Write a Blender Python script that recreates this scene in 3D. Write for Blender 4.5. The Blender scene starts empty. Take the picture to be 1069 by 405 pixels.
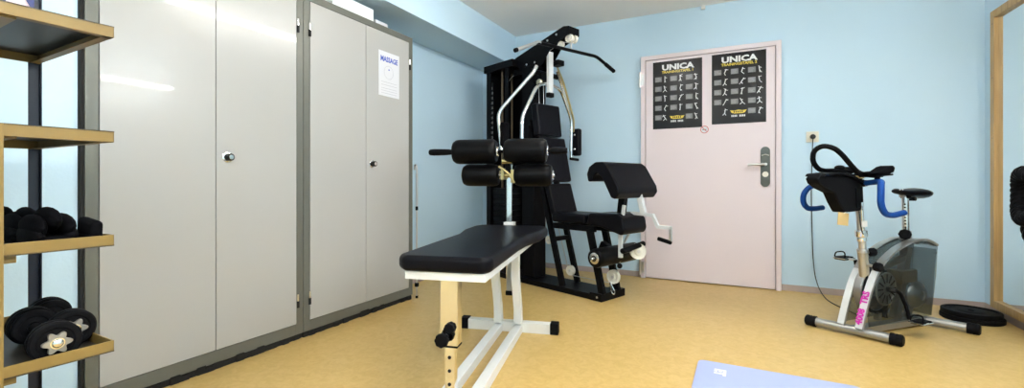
import bpy, bmesh, math, random
from mathutils import Vector, Matrix
random.seed(4)
PI = math.pi
S = bpy.context.scene
C = S.collection
V = Vector

# ------------------------------------------------------------------ materials
def mat(name, col, rough=.5, metal=0.0, bump=0.0, bscale=200.0, var=0.0, vscale=6.0, coat=0.0, spec=.5,
        trans=0.0, ior=1.45, emis=0.0, alpha=1.0, sheen=0.0):
    m = bpy.data.materials.new(name); m.use_nodes = True
    n = m.node_tree; b = n.nodes['Principled BSDF']
    c4 = (col[0], col[1], col[2], 1)
    b.inputs['Base Color'].default_value = c4
    b.inputs['Roughness'].default_value = rough
    b.inputs['Metallic'].default_value = metal
    b.inputs['Specular IOR Level'].default_value = spec
    b.inputs['Coat Weight'].default_value = coat
    b.inputs['Transmission Weight'].default_value = trans
    b.inputs['IOR'].default_value = ior
    b.inputs['Alpha'].default_value = alpha
    b.inputs['Sheen Weight'].default_value = sheen
    if emis:
        b.inputs['Emission Color'].default_value = c4
        b.inputs['Emission Strength'].default_value = emis
    tc = n.nodes.new('ShaderNodeTexCoord')
    if var:
        t = n.nodes.new('ShaderNodeTexNoise'); t.inputs['Scale'].default_value = vscale; t.inputs['Detail'].default_value = 4
        n.links.new(tc.outputs['Object'], t.inputs['Vector'])
        r = n.nodes.new('ShaderNodeMix'); r.data_type = 'RGBA'
        r.inputs['A'].default_value = tuple(max(0, x*(1-var)) for x in col)+(1,)
        r.inputs['B'].default_value = tuple(min(1, x*(1+var)) for x in col)+(1,)
        n.links.new(t.outputs['Fac'], r.inputs['Factor']); n.links.new(r.outputs['Result'], b.inputs['Base Color'])
    if bump:
        t = n.nodes.new('ShaderNodeTexNoise'); t.inputs['Scale'].default_value = bscale; t.inputs['Detail'].default_value = 3
        n.links.new(tc.outputs['Object'], t.inputs['Vector'])
        bp = n.nodes.new('ShaderNodeBump'); bp.inputs['Strength'].default_value = bump; bp.inputs['Distance'].default_value = .002
        n.links.new(t.outputs['Fac'], bp.inputs['Height']); n.links.new(bp.outputs['Normal'], b.inputs['Normal'])
    return m
M = {}
M['wall'] = mat('wall_paint_blue', (.52, .69, .81), .5, bump=.35, bscale=90, var=.02, vscale=3)
M['ceil'] = mat('ceiling_paint', (.92, .91, .89), .8, bump=.2, bscale=60)
M['cab'] = mat('cabinet_door_grey', (.40, .397, .38), .24, var=.015, vscale=2, coat=.35)
M['cabframe'] = mat('cabinet_frame_grey', (.14, .143, .122), .38, metal=.25, var=.06, vscale=30)
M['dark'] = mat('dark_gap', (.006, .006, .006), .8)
M['door'] = mat('door_paint_pinkish', (.74, .645, .67), .45, var=.02, vscale=3)
M['base'] = mat('skirting_mauve', (.40, .33, .31), .5, var=.08, vscale=20)
M['black'] = mat('black_powder_coat', (.003, .003, .004), .42, bump=.1, bscale=400, spec=.10)
M['vinyl'] = mat('black_vinyl', (.004, .004, .006), .36, bump=.25, bscale=260, spec=.10)
M['foam'] = mat('black_foam_vinyl', (.003, .003, .0035), .40, bump=.3, bscale=120, spec=.12)
M['matte'] = mat('matte_black_fabric', (.004, .004, .005), .85, bump=.5, bscale=300, spec=.04)
M['rubber'] = mat('black_rubber', (.005, .005, .006), .55, bump=.2, bscale=150, spec=.07)
M['chrome'] = mat('chrome', (.82, .82, .80), .08, metal=1)
M['steel'] = mat('brushed_steel', (.62, .62, .62), .28, metal=1)
M['zinc'] = mat('yellow_zinc', (.62, .50, .24), .3, metal=1, var=.2, vscale=40)
M['white'] = mat('white_powder_coat', (.80, .80, .77), .35)
M['lwhite'] = mat('light_grey_enamel', (.62, .64, .65), .4, var=.06, vscale=30)
M['nylon'] = mat('white_nylon', (.76, .74, .66), .45)
M['silver'] = mat('silver_paint', (.36, .355, .34), .36, metal=.75)
M['bronze'] = mat('champagne_silver_paint', (.47, .42, .33), .32, metal=.75)
M['blue'] = mat('blue_bar_tape', (.006, .048, .22), .5, spec=.15, bump=.4, bscale=90)
M['card'] = mat('yellow_card', (.70, .50, .22), .6)
M['paper'] = mat('white_paper', (.62, .63, .66), .6)
M['box'] = mat('white_cardboard', (.78, .80, .80), .6)
M['poster'] = mat('poster_black', (.006, .006, .007), .25, var=.3, vscale=5, spec=.25)
M['pgrey'] = mat('poster_grey', (.16, .16, .16), .3)
M['pwhite'] = mat('poster_white', (.75, .75, .75), .3)
M['pyel'] = mat('poster_yellow', (.75, .56, .06), .3)
M['red'] = mat('sign_red', (.55, .10, .10), .4)
M['inkblue'] = mat('ink_blue', (.06, .10, .42), .6)
M['inkgrey'] = mat('ink_grey', (.36, .36, .40), .6)
M['magenta'] = mat('magenta_print', (.55, .02, .36), .4)
M['tan'] = mat('tan_shelf_paint', (.20, .130, .034), .45, var=.05, vscale=25)
M['tanin'] = mat('shelf_top_grey', (.030, .027, .022), .45, var=.1, vscale=12)
M['nut'] = mat('dull_cast_nut', (.30, .28, .24), .5, .6)
M['navy'] = mat('upright_shade_dark', (.004, .008, .022), .4)  # near-black stands in for shade on the far back upright
M['mat'] = mat('mat_blue_lilac', (.36, .41, .64), .7, bump=.4, bscale=120, var=.04, vscale=10)
M['plug'] = mat('plug_black', (.02, .02, .018), .5)
M['sock'] = mat('socket_cream', (.72, .68, .56), .4)
M['lock'] = mat('lock_plate_grey', (.10, .11, .10), .4, metal=.5)
M['lamp'] = mat('fluorescent_and_fill_tube', (1, .985, .955), .5, emis=82)
M['lamp_dim'] = mat('dimmed_fluorescent_tube', (1, .985, .955), .5, emis=34)  # emission turned down so the cabinets come out less bright
M['mirror'] = mat('mirror_silvering', (.88, .90, .90), .01, metal=1)
M['gold'] = mat('pale_gold_metal', (.55, .5, .36), .3, metal=.8)

def floor_mat():
    m = bpy.data.materials.new('mottled_yellow_linoleum'); m.use_nodes = True
    n = m.node_tree; b = n.nodes['Principled BSDF']; tc = n.nodes.new('ShaderNodeTexCoord')
    def noise(s, d, dist=0):
        t = n.nodes.new('ShaderNodeTexNoise'); t.inputs['Scale'].default_value = s; t.inputs['Detail'].default_value = d
        t.inputs['Distortion'].default_value = dist
        n.links.new(tc.outputs['Object'], t.inputs['Vector']); return t
    a = noise(22, 8, 1.2); c = noise(3.0, 3, .5); d = noise(90, 5, .6)
    r = n.nodes.new('ShaderNodeValToRGB')
    r.color_ramp.elements[0].position = .36; r.color_ramp.elements[0].color = (.56, .37, .118, 1)
    r.color_ramp.elements[1].position = .64; r.color_ramp.elements[1].color = (.62, .425, .155, 1)
    n.links.new(a.outputs['Fac'], r.inputs['Fac'])
    r2 = n.nodes.new('ShaderNodeMix'); r2.data_type = 'RGBA'; r2.blend_type = 'MULTIPLY'; r2.inputs['Factor'].default_value = 1
    q = n.nodes.new('ShaderNodeValToRGB')
    q.color_ramp.elements[0].position = .3; q.color_ramp.elements[0].color = (.93, .925, .91, 1)
    q.color_ramp.elements[1].position = .65; q.color_ramp.elements[1].color = (1, 1, 1, 1)
    n.links.new(d.outputs['Fac'], q.inputs['Fac'])
    n.links.new(r.outputs['Color'], r2.inputs['A']); n.links.new(q.outputs['Color'], r2.inputs['B'])
    n.links.new(r2.outputs['Result'], b.inputs['Base Color'])
    b.inputs['Roughness'].default_value = .38
    bp = n.nodes.new('ShaderNodeBump'); bp.inputs['Strength'].default_value = .15; bp.inputs['Distance'].default_value = .002
    n.links.new(c.outputs['Fac'], bp.inputs['Height']); n.links.new(bp.outputs['Normal'], b.inputs['Normal'])
    return m
M['floor'] = floor_mat()

def wood_mat():
    m = bpy.data.materials.new('pine_wood'); m.use_nodes = True
    n = m.node_tree; b = n.nodes['Principled BSDF']; tc = n.nodes.new('ShaderNodeTexCoord')
    mp = n.nodes.new('ShaderNodeMapping'); mp.inputs['Scale'].default_value = (30, 30, 1.5)
    t = n.nodes.new('ShaderNodeTexNoise'); t.inputs['Scale'].default_value = 2; t.inputs['Detail'].default_value = 4
    n.links.new(tc.outputs['Object'], mp.inputs['Vector']); n.links.new(mp.outputs['Vector'], t.inputs['Vector'])
    r = n.nodes.new('ShaderNodeValToRGB')
    r.color_ramp.elements[0].position = .3; r.color_ramp.elements[0].color = (.36, .215, .075, 1)
    r.color_ramp.elements[1].position = .7; r.color_ramp.elements[1].color = (.54, .35, .14, 1)
    n.links.new(t.outputs['Fac'], r.inputs['Fac']); n.links.new(r.outputs['Color'], b.inputs['Base Color'])
    b.inputs['Roughness'].default_value = .45
    return m
M['wood'] = wood_mat()

def glass_mat():
    m = bpy.data.materials.new('smoky_clear_plastic'); m.use_nodes = True
    n = m.node_tree; b = n.nodes['Principled BSDF']; out = n.nodes['Material Output']
    b.inputs['Base Color'].default_value = (.05, .055, .055, 1); b.inputs['Roughness'].default_value = .12
    t = n.nodes.new('ShaderNodeBsdfTransparent'); t.inputs['Color'].default_value = (.73, .75, .745, 1)
    mx = n.nodes.new('ShaderNodeMixShader'); mx.inputs['Fac'].default_value = .16
    n.links.new(t.outputs[0], mx.inputs[1]); n.links.new(b.outputs[0], mx.inputs[2]); n.links.new(mx.outputs[0], out.inputs['Surface'])
    return m
M['glass'] = glass_mat()

# ------------------------------------------------------------------ mesh helpers
class MB:
    def __init__(s): s.b = bmesh.new()
    def _add(s, t, mx=None):
        if mx is not None: bmesh.ops.transform(t, matrix=mx, verts=t.verts)
        me = bpy.data.meshes.new('tmp'); t.to_mesh(me); t.free(); s.b.from_mesh(me); bpy.data.meshes.remove(me)
    def box(s, x0, x1, y0, y1, z0, z1, bev=0.0, seg=2, mx=None):
        t = bmesh.new(); bmesh.ops.create_cube(t, size=1)
        for v in t.verts:
            v.co = V((x0+(v.co.x+.5)*(x1-x0), y0+(v.co.y+.5)*(y1-y0), z0+(v.co.z+.5)*(z1-z0)))
        if bev: bmesh.ops.bevel(t, geom=t.edges[:], offset=bev, segments=seg, profile=.5, affect='EDGES')
        s._add(t, mx); return s
    def bar(s, p, q, w, h, bev=0.002, up=(0, 0, 1)):
        p, q = V(p), V(q); d = q-p; L = d.length; z = d.normalized(); u = V(up)
        if abs(z.dot(u)) > .99: u = V((1, 0, 0))
        x = u.cross(z).normalized(); y = z.cross(x)
        mx = Matrix((x, y, z)).transposed().to_4x4(); mx.translation = p
        return s.box(-w/2, w/2, -h/2, h/2, 0, L, bev, 2, mx)
    def cyl(s, p, q, r, r2=None, seg=24, bev=0.0, bseg=2):
        p, q = V(p), V(q); d = q-p; L = d.length; r2 = r if r2 is None else r2
        t = bmesh.new(); bmesh.ops.create_cone(t, cap_ends=True, segments=seg, radius1=r, radius2=r2, depth=L)
        if bev:
            es = [e for e in t.edges if abs(e.verts[0].co.z-e.verts[1].co.z) < 1e-6]
            bmesh.ops.bevel(t, geom=es, offset=bev, segments=bseg, profile=.5, affect='EDGES')
        mx = d.to_track_quat('Z', 'Y').to_matrix().to_4x4(); mx.translation = (p+q)/2
        s._add(t, mx); return s
    def sph(s, c, r, sc=(1, 1, 1), seg=20, mx=None):
        t = bmesh.new(); bmesh.ops.create_uvsphere(t, u_segments=seg, v_segments=seg//2, radius=r)
        for v in t.verts: v.co = V((v.co.x*sc[0], v.co.y*sc[1], v.co.z*sc[2]))+V(c)
        s._add(t, mx); return s
    def tube(s, pts, r, seg=12, fil=0.0, sub=5, rr=None):
        P = [V(p) for p in pts]
        if fil:
            Q = [P[0]]
            for i in range(1, len(P)-1):
                a, b, c = P[i-1], P[i], P[i+1]
                f = min(fil, (a-b).length*.48, (c-b).length*.48)
                s0 = b+(a-b).normalized()*f; s1 = b+(c-b).normalized()*f
                for k in range(sub+1):
                    u = k/sub; Q.append(s0*(1-u)**2+b*2*u*(1-u)+s1*u*u)
            Q.append(P[-1]); P = Q
        n = len(P); rs = rr if rr and len(rr) == n else [r]*n
        t = bmesh.new(); rings = []; nrm = None
        for i in range(n):
            d = (P[min(i+1, n-1)]-P[max(i-1, 0)]).normalized()
            if nrm is None:
                nrm = d.orthogonal().normalized()
            else:
                nrm = (nrm-d*nrm.dot(d)).normalized()
            bn = d.cross(nrm)
            rings.append([t.verts.new(P[i]+(nrm*math.cos(2*PI*k/seg)+bn*math.sin(2*PI*k/seg))*rs[i]) for k in range(seg)])
        for i in range(n-1):
            for k in range(seg):
                t.faces.new((rings[i][k], rings[i][(k+1) % seg], rings[i+1][(k+1) % seg], rings[i+1][k]))
        t.faces.new(rings[0][::-1]); t.faces.new(rings[-1])
        s._add(t); return s
    def prism(s, poly, a, b, plane='xz', bev=0.0, seg=2, mx=None):
        """poly in a plane, extruded from a to b along the remaining axis"""
        t = bmesh.new()
        def P(u, w, h):
            return {'xz': V((u, h, w)), 'xy': V((u, w, h)), 'yz': V((h, u, w))}[plane]
        A = [t.verts.new(P(u, w, a)) for u, w in poly]; B = [t.verts.new(P(u, w, b)) for u, w in poly]
        n = len(poly)
        t.faces.new(A); t.faces.new(B[::-1])
        for i in range(n): t.faces.new((A[i], B[i], B[(i+1) % n], A[(i+1) % n]))
        bmesh.ops.recalc_face_normals(t, faces=t.faces)
        if bev:
            es = [e for e in t.edges if len(e.link_faces) == 2 and e.calc_face_angle() > .5]
            bmesh.ops.bevel(t, geom=es, offset=bev, segments=seg, profile=.5, affect='EDGES')
        s._add(t, mx); return s
    def lathe(s, prof, c=(0, 0, 0), axis=(0, 0, 1), seg=32):
        t = bmesh.new(); R = []
        for r, z in prof:
            R.append([t.verts.new((max(r, 1e-5)*math.cos(2*PI*k/seg), max(r, 1e-5)*math.sin(2*PI*k/seg), z)) for k in range(seg)])
        for i in range(len(R)-1):
            for k in range(seg): t.faces.new((R[i][k], R[i][(k+1) % seg], R[i+1][(k+1) % seg], R[i+1][k]))
        bmesh.ops.remove_doubles(t, verts=t.verts, dist=2e-5)
        bmesh.ops.recalc_face_normals(t, faces=t.faces)
        mx = V(axis).to_track_quat('Z', 'Y').to_matrix().to_4x4(); mx.translation = V(c)
        s._add(t, mx); return s
    def obj(s, name, m, parent=None, mx=None, sharp=.62):
        if mx is not None: bmesh.ops.transform(s.b, matrix=mx, verts=s.b.verts)
        bmesh.ops.recalc_face_normals(s.b, faces=s.b.faces)
        for f in s.b.faces: f.smooth = True
        for e in s.b.edges:
            if len(e.link_faces) == 2 and e.calc_face_angle() > sharp: e.smooth = False
        me = bpy.data.meshes.new(name); s.b.to_mesh(me); s.b.free()
        me.materials.append(M[m] if isinstance(m, str) else m)
        o = bpy.data.objects.new(name, me); C.objects.link(o); o.parent = parent
        wn = o.modifiers.new('wn', 'WEIGHTED_NORMAL'); wn.keep_sharp = True; wn.weight = 80
        return o

def thing(name, label, cat, loc=(0, 0, 0), rotz=0.0, group=None):
    o = bpy.data.objects.new(name, None); C.objects.link(o); o.empty_display_size = .05
    o.location = loc; o.rotation_euler = (0, 0, math.radians(rotz)); o['label'] = label; o['category'] = cat
    if group: o['group'] = group
    return o
def tag(o, label, cat, group=None):
    o['label'] = label; o['category'] = cat
    if group: o['group'] = group
    return o
def struct(o): o['kind'] = 'structure'; return o
def text(name, body, size, m, parent, mx, ext=.0004, sx=1.0, bold=0.0, align='CENTER'):
    cu = bpy.data.curves.new(name, 'FONT'); cu.body = body; cu.size = size; cu.extrude = ext; cu.align_x = align; cu.align_y = 'CENTER'
    cu.offset = bold; cu.resolution_u = 2
    t = bpy.data.objects.new('tmp_text', cu); C.objects.link(t)
    dg = bpy.context.evaluated_depsgraph_get(); dg.update()
    me = bpy.data.meshes.new_from_object(t.evaluated_get(dg)); me.name = name
    bpy.data.objects.remove(t); me.transform(Matrix.Diagonal((sx, 1, 1, 1))); me.transform(mx)
    me.materials.clear(); me.materials.append(M[m])
    o = bpy.data.objects.new(name, me); C.objects.link(o); o.parent = parent
    return o
def basis(o, x, y):
    x = V(x).normalized(); y = V(y).normalized(); z = x.cross(y)
    m = Matrix((x, y, z)).transposed().to_4x4(); m.translation = V(o); return m
def copy_tree(o, parent=None):
    c = o.copy(); C.objects.link(c); c.parent = parent
    for ch in list(o.children): copy_tree(ch, c)
    return c

# ------------------------------------------------------------------ the room
XL, XR, YB, YF, ZC = -2.50, 1.50, 4.197, -2.2, 2.397
struct(MB().box(XL-.1, XR+.1, YF-.1, YB+.1, -.06, 0).obj('floor', 'floor'))
struct(MB().box(XL-.1, XR+.1, YF-.1, YB+.1, ZC, ZC+.08).obj('ceiling', 'ceil'))
w = MB(); w.box(XL-.1, XL, YF-.1, YB+.1, 0, ZC); w.box(XL, -2.2, YF, .747, 0, ZC-.318)
struct(w.obj('wall_left', 'wall'))
struct(MB().box(XL, XR, YB, YB+.1, 0, ZC).obj('wall_back', 'wall'))
struct(MB().box(XR, XR+.1, YF-.1, YB+.1, 0, ZC).obj('wall_right', 'wall'))
struct(MB().box(XL, XR, YF-.1, YF, 0, ZC).obj('wall_front', 'wall'))
struct(MB().box(XL, -2.0925, YF, YB, ZC-.317, ZC, .004).obj('trim_1', 'wall'))        # dropped beam above the cabinets
b = MB(); b.box(XL, -.803, YB-.008, YB, 0, .05, .002); b.box(.304, XR, YB-.008, YB, 0, .05, .002)
struct(b.obj('baseboard_back', 'base'))
struct(MB().box(XL, XL+.008, .75, YB-.009, 0, .05, .002).obj('baseboard_left', 'base'))
struct(MB().box(XR-.008, XR, YF, YB-.009, 0, .05, .002).obj('baseboard_right', 'base'))

# door: steel frame on the wall, leaf, hinges, long plate with lever
door = struct(MB().box(-.757, .257, 4.162, 4.195, .008, 1.968, .003).obj('door_1', 'door'))
f = MB(); f.prism([(-.80, 0), (-.80, 2.01), (.30, 2.01), (.30, 0), (.262, 0), (.262, 1.972), (-.762, 1.972), (-.762, 0)], 4.152, 4.196, 'xz', .003)
f.obj('door_frame', 'door', door)
f = MB(); f.box(.258, .2615, 4.1535, 4.19, .01, 1.97); f.box(-.7615, -.758, 4.1535, 4.19, .01, 1.97); f.box(-.76, .26, 4.1535, 4.19, 1.9685, 1.9715)
f.obj('rebate_gap', mat('rebate_gasket', (.42, .35, .37), .7), door)
for z in (1.80, .10):
    h = MB(); h.cyl((-.806, 4.146, z-.07), (-.806, 4.146, z+.07), .009); h.box(-.806, -.77, 4.148, 4.153, z-.05, z+.05)
    h.obj('hinge', 'steel', door)
pl = MB(); pl.box(.153, .221, 4.153, 4.162, .868, 1.125, .003)
pl.cyl((.187, 4.153, 1.125), (.187, 4.162, 1.125), .034, seg=32); pl.cyl((.187, 4.153, .868), (.187, 4.162, .868), .034, seg=32)
hp = pl.obj('lock_plate', 'lock', door)
h = MB(); h.cyl((.187, 4.153, 1.015), (.187, 4.10, 1.015), .012); h.tube([(.187, 4.105, 1.015), (.15, 4.10, 1.015), (.06, 4.10, 1.012)], .010, fil=.02)
h.obj('door_handle', 'steel', hp)
h = MB(); h.cyl((.187, 4.153, .935), (.187, 4.143, .935), .022); h.obj('lock_cylinder', 'nylon', hp)
h = MB(); h.tube([(.160, 4.152, 1.088), (.187, 4.151, 1.098), (.214, 4.152, 1.088)], .004, seg=8, fil=.02); h.obj('plate_marking', 'steel', hp)

# out-of-frame ceiling lamps: bench one inferred from reflections, other two added for brightness
def lamp(x, y, L, label, rot=0, m='lamp'):
    t = thing('ceiling_or_fill_lamp', label, 'lamp', (x, y, ZC), rot)
    MB().box(-.03, .03, -L/2-.03, L/2+.03, -.165, -.125, .004).obj('lamp_housing', 'white', t)
    for s in (-1, 1):
        MB().cyl((0, s*L*.38, -.0005), (0, s*L*.38, -.126), .006, seg=12).obj('drop_rod', 'steel', t)
        MB().box(-.016, .016, s*(L/2+.012)-.012, s*(L/2+.012)+.012, -.215, -.165, .003).obj('tube_holder', 'white', t)
    MB().cyl((0, -L/2, -.195), (0, L/2, -.195), .019, seg=20).obj('tube', m, t)
lamp(-.65, 2.35, 1.2, 'fluorescent tube lamp hung under the ceiling above the weight bench', 0, 'lamp_dim')
lamp(.65, .45, 1.5, 'added unseen fill tube hung under the ceiling right of the camera')  # added fill light, mainly to brighten the back wall
lamp(-.55, -.9, 1.5, 'added unseen fill tube hung under the ceiling at the rear of the room')  # added behind the camera to raise overall brightness
t = thing('wall_lamp', 'short fluorescent wall lamp high on the right wall above the mirror side', 'lamp', (XR, 2.45, 1.94))
MB().box(-.04, -.0005, -.36, .36, -.035, .035, .004).obj('lamp_housing', 'white', t)
MB().cyl((-.065, -.33, 0), (-.065, .33, 0), .016, seg=20).obj('tube', 'lamp', t)
for s_ in (-1, 1): MB().box(-.085, -.04, s_*.345-.014, s_*.345+.014, -.02, .02, .003).obj('tube_holder', 'white', t)

# ------------------------------------------------------------------ cabinets
def cabinet(y0, label, hinges=(0, 1), strip=False):
    t = thing('steel_cabinet', label, 'cabinet', (-2.49, y0, 0)); W = .9405; D = .308
    g = .042
    b = MB(); b.box(0, D-.02, 0.001, W-.001, .045, 1.95, .002)
    b.box(D-.02, D, 0.001, g, .03, 1.95, .003); b.box(D-.02, D, W-g, W-.001, .03, 1.95, .003)
    b.box(D-.02, D+.0005, 0.001, W-.001, 1.908, 1.95, .003); b.box(D-.02, D-.0005, g, W-g, .03, .088, .002)
    b.obj('body', 'cabframe', t)
    # ragged black strip under the bottom rail
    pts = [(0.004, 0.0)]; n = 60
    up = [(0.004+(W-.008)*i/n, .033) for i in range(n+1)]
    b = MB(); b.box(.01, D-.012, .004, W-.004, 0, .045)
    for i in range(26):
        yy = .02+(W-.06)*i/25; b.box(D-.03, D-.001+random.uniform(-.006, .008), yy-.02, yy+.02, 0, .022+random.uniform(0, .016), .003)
    b.obj('ragged_strip', 'dark', t)
    if strip: MB().box(.0, D-.004, -.0115, .0005, .03, 1.94, .002).obj('gap_shade_strip', 'dark', t)  # black strip stands in for the shaded gap beside the pier
    mid = W/2
    for k, (a, c) in enumerate(((g+.002, mid-.0015), (mid+.0015, W-g-.002))):
        d = MB().box(D-.019, D+.001, a, c, .090, 1.906, .0025).obj('door', 'cab', t)
        hy = g-.004 if k == 0 else W-g+.004
        for z in (.22, 1.745) if k in hinges else ():
            h = MB(); h.cyl((D+.004, hy, z-.035), (D+.004, hy, z+.035), .006, seg=12); h.obj('hinge', 'chrome', d)
            h = MB(); h.cyl((D+.005, hy, z-.04), (D+.005, hy, z-.004), .0075, seg=12); h.obj('hinge_sleeve', 'dark', d)
        if k == 1:
            q = (D+.001, a+.048, .995)
            h = MB().lathe([(0, 0), (.024, 0), (.024, .006), (.016, .009), (.0, .009)], q, (1, 0, 0)); kn = h.obj('knob_rose', 'chrome', d)
            h = MB().lathe([(.015, .008), (.017, .012), (.017, .034), (.014, .037), (0, .037)], q, (1, 0, 0)); kn = h.obj('door_knob', 'dark', d)
            h = MB().lathe([(0, .0375), (.011, .0375), (.010, .0385), (0, .0385)], q, (1, 0, 0)); h.obj('key_face', 'chrome', d)
    return t
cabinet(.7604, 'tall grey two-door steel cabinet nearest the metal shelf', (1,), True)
cabinet(1.7014, 'tall grey two-door steel cabinet with the MASSAGE notice, nearest the gym station')

# notice on cabinet door
xf = -2.49+.309
t = tag(MB().box(xf+.0003, xf+.0012, 2.285, 2.490, 1.468, 1.775).obj('paper_notice', 'paper'), 'white MASSAGE notice taped to the cabinet door', 'notice')
def onx(y, z): return basis((xf+.0016, y, z), (0, 1, 0), (0, 0, 1))
text('notice_heading', 'MASSAGE', .050, 'inkblue', t, onx(2.388, 1.722), .0003, .80, .0016)
l = MB()
for k in range(28):
    a = 2*PI*k/28; l.cyl((xf+.0014, 2.383+.045*math.cos(a), 1.635+.045*math.sin(a)), (xf+.0014, 2.383+.045*math.cos(a+.16), 1.635+.045*math.sin(a+.16)), .0010, seg=6)
for z in (1.565, 1.545, 1.522, 1.505, 1.488): l.box(xf+.0013, xf+.0015, 2.31, 2.465, z-.0012, z+.0012)
l.obj('notice_lines', 'inkgrey', t)
MB().cyl((xf+.0013, 2.385, 1.655), (xf+.0022, 2.385, 1.655), .006, seg=10).obj('notice_dot', 'inkblue', t)

# things on top of the cabinet
tag(MB().box(-2.44, -2.215, 1.93, 2.275, 1.9505, 2.045, .003).obj('cardboard_box', 'box'), 'white flat box lying on top of the right-hand cabinet', 'box')
tag(MB().box(-2.42, -2.205, 2.285, 2.40, 1.9505, 1.982, .002).obj('paper_stack', 'paper'), 'low stack of white paper on the cabinet beside the white box', 'paper')

# pole by the cabinet side
t = thing('metal_pole', 'thin grey metal pole with hooked top standing beside the cabinet', 'pole', (-2.165, 2.668, 0))
MB().tube([(0, 0, .012), (0, 0, .98), (-.012, .006, 1.005), (-.03, .012, 1.0), (-.034, .014, .965)], .0065, fil=.012).obj('rod', 'steel', t)
MB().cyl((0, 0, 0), (0, 0, .018), .010).obj('rubber_tip', 'rubber', t)
MB().cyl((0, 0, .66), (0, 0, .69), .010, bev=.002).obj('collar', 'black', t)
MB().box(-.012, .012, -.012, .012, .085, .115, .003).obj('clip', 'black', t)
MB().tube([(0, 0, .7), (0, 0, .94)], .009).obj('grip', 'steel', t)

# small sensor at ceiling corner
t = MB().box(-.295, -.262, 4.165, 4.1965, 2.362, 2.3965, .006).obj('ceiling_sensor', 'white')
tag(t, 'small white fitting where back wall meets ceiling', 'sensor')

# ------------------------------------------------------------------ posters
def poster(x0, x1, z0, z1, num, label):
    W = x1-x0; H = z1-z0
    t = thing('wall_poster', label, 'poster', (x0, 4.1608, z0))
    MB().box(0, W, 0, .0008, 0, H).obj('sheet', 'poster', t)
    def on(x, z): return basis((x, -.0006, z), (1, 0, 0), (0, 0, 1))
    text('title', 'UNICA', .066, 'pwhite', t, on(W*.51, H*.905), .0004, 1.28, .003)
    text('subtitle', 'TRAININGSTAFEL '+num, .030, 'pyel', t, on(W*.51, H*.838), .0004, 1.02, .0008)
    g = MB(); fmb = MB(); u = MB()
    rng = random.Random(int(num))
    for r in range(5):
        for c in range(3):
            cx = W*(.045+.315*c); cz = H*(.70-.142*r)
            if r == 4 and c == 1: continue
            if not (r == 4 and c == 0 and num == '2'):
                g.box(cx, cx+W*.14, -.0005, 0, cz, cz+H*.075)
                for k in range(4): u.box(cx+W*.01, cx+W*rng.uniform(.09, .13), -.0009, -.0005, cz+H*(.012+.016*k), cz+H*(.016+.016*k))
            # little exercise figure: head, trunk, limbs
            fx = cx+W*.205; fz = cz+H*.035
            a = rng.uniform(-.6, .6); R = .016
            hd = V((fx+R*1.2*math.sin(a), 0, fz+R*1.2*math.cos(a))); hp_ = V((fx-R*.6*math.sin(a), 0, fz-R*.6*math.cos(a)))
            for p, q, rr in ((hd, hp_, .0032), (hp_, hp_+V((rng.uniform(-.02, .02), 0, -.018)), .0024), (hp_, hp_+V((rng.uniform(-.02, .02), 0, -.016)), .0024),
                             (hd, hd+V((rng.uniform(-.022, .022), 0, rng.uniform(-.012, .016))), .002), (hd, hd+V((.018, 0, rng.uniform(-.01, .01))), .002)):
                d = (q-p); 
                if d.length > 1e-4:
                    x = d.normalized(); n = V((-x.z, 0, x.x))*rr
                    fmb.prism([((p-n).x, (p-n).z), ((q-n).x, (q-n).z), ((q+n).x, (q+n).z), ((p+n).x, (p+n).z)], -.0012, -.0002, 'xz')
            fmb.cyl((hd.x+R*.35*math.sin(a), 0, hd.z+R*.35*math.cos(a)), (hd.x+R*.35*math.sin(a), -.0012, hd.z+R*.35*math.cos(a)), .0042, seg=10)
    g.obj('caption_blocks', 'pgrey', t); u.obj('caption_lines', mat('caption_ink', (.4, .4, .4), .4), t); fmb.obj('figures', 'pwhite', t)
    l = MB(); zc = H*.165; xc = W*.50
    l.prism([(xc-.062, zc+.014), (xc-.03, zc+.010), (xc, zc+.016), (xc+.03, zc+.010), (xc+.062, zc+.014), (xc+.05, zc-.008), (xc+.03, zc-.014), (xc-.03, zc-.014), (xc-.05, zc-.008)], -.0008, -.0001, 'xz')
    l.obj('yellow_logo', 'pyel', t)
    l = MB()
    for k in range(5): l.box(xc-.035+.015*k, xc-.027+.015*k, -.0012, -.0007, zc-.008, zc+.007)
    l.obj('logo_letters', 'poster', t)
    l = MB()
    for k in range(9):
        if k == 4: continue
        l.box(xc-.052+.0118*k, xc-.044+.0118*k, -.0008, -.0001, zc-.042, zc-.026)
    l.obj('logo_caption', 'pwhite', t)
poster(-.694, -.285, 1.345, 1.945, '1', 'left black UNICA exercise chart on the door, headed Trainingstafel 1')
poster(-.21, .194, 1.361, 1.952, '2', 'right black UNICA exercise chart on the door, headed Trainingstafel 2')

# no smoking sticker
t = thing('round_sticker', 'small round red and white no-smoking sticker on the door below the charts', 'sticker', (-.267, 4.1615, 1.322))
MB().cyl((0, 0, 0), (0, -.0008, 0), .032, seg=32).obj('disc', 'paper', t)
r_ = MB()
for k in range(32):
    a0, a1 = 2*PI*k/32, 2*PI*(k+1)/32
    r_.prism([(.033*math.cos(a0), .033*math.sin(a0)), (.033*math.cos(a1), .033*math.sin(a1)), (.027*math.cos(a1), .027*math.sin(a1)), (.027*math.cos(a0), .027*math.sin(a0))], -.0014, -.0006, 'xz')
r_.prism([(-.021, .019), (-.017, .023), (.022, -.018), (.018, -.022)], -.0018, -.0012, 'xz')
r_.obj('red_ring', 'red', t)
MB().box(-.018, .016, -.0012, -.0006, -.003, .003).obj('cigarette_mark', 'lock', t)

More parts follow.
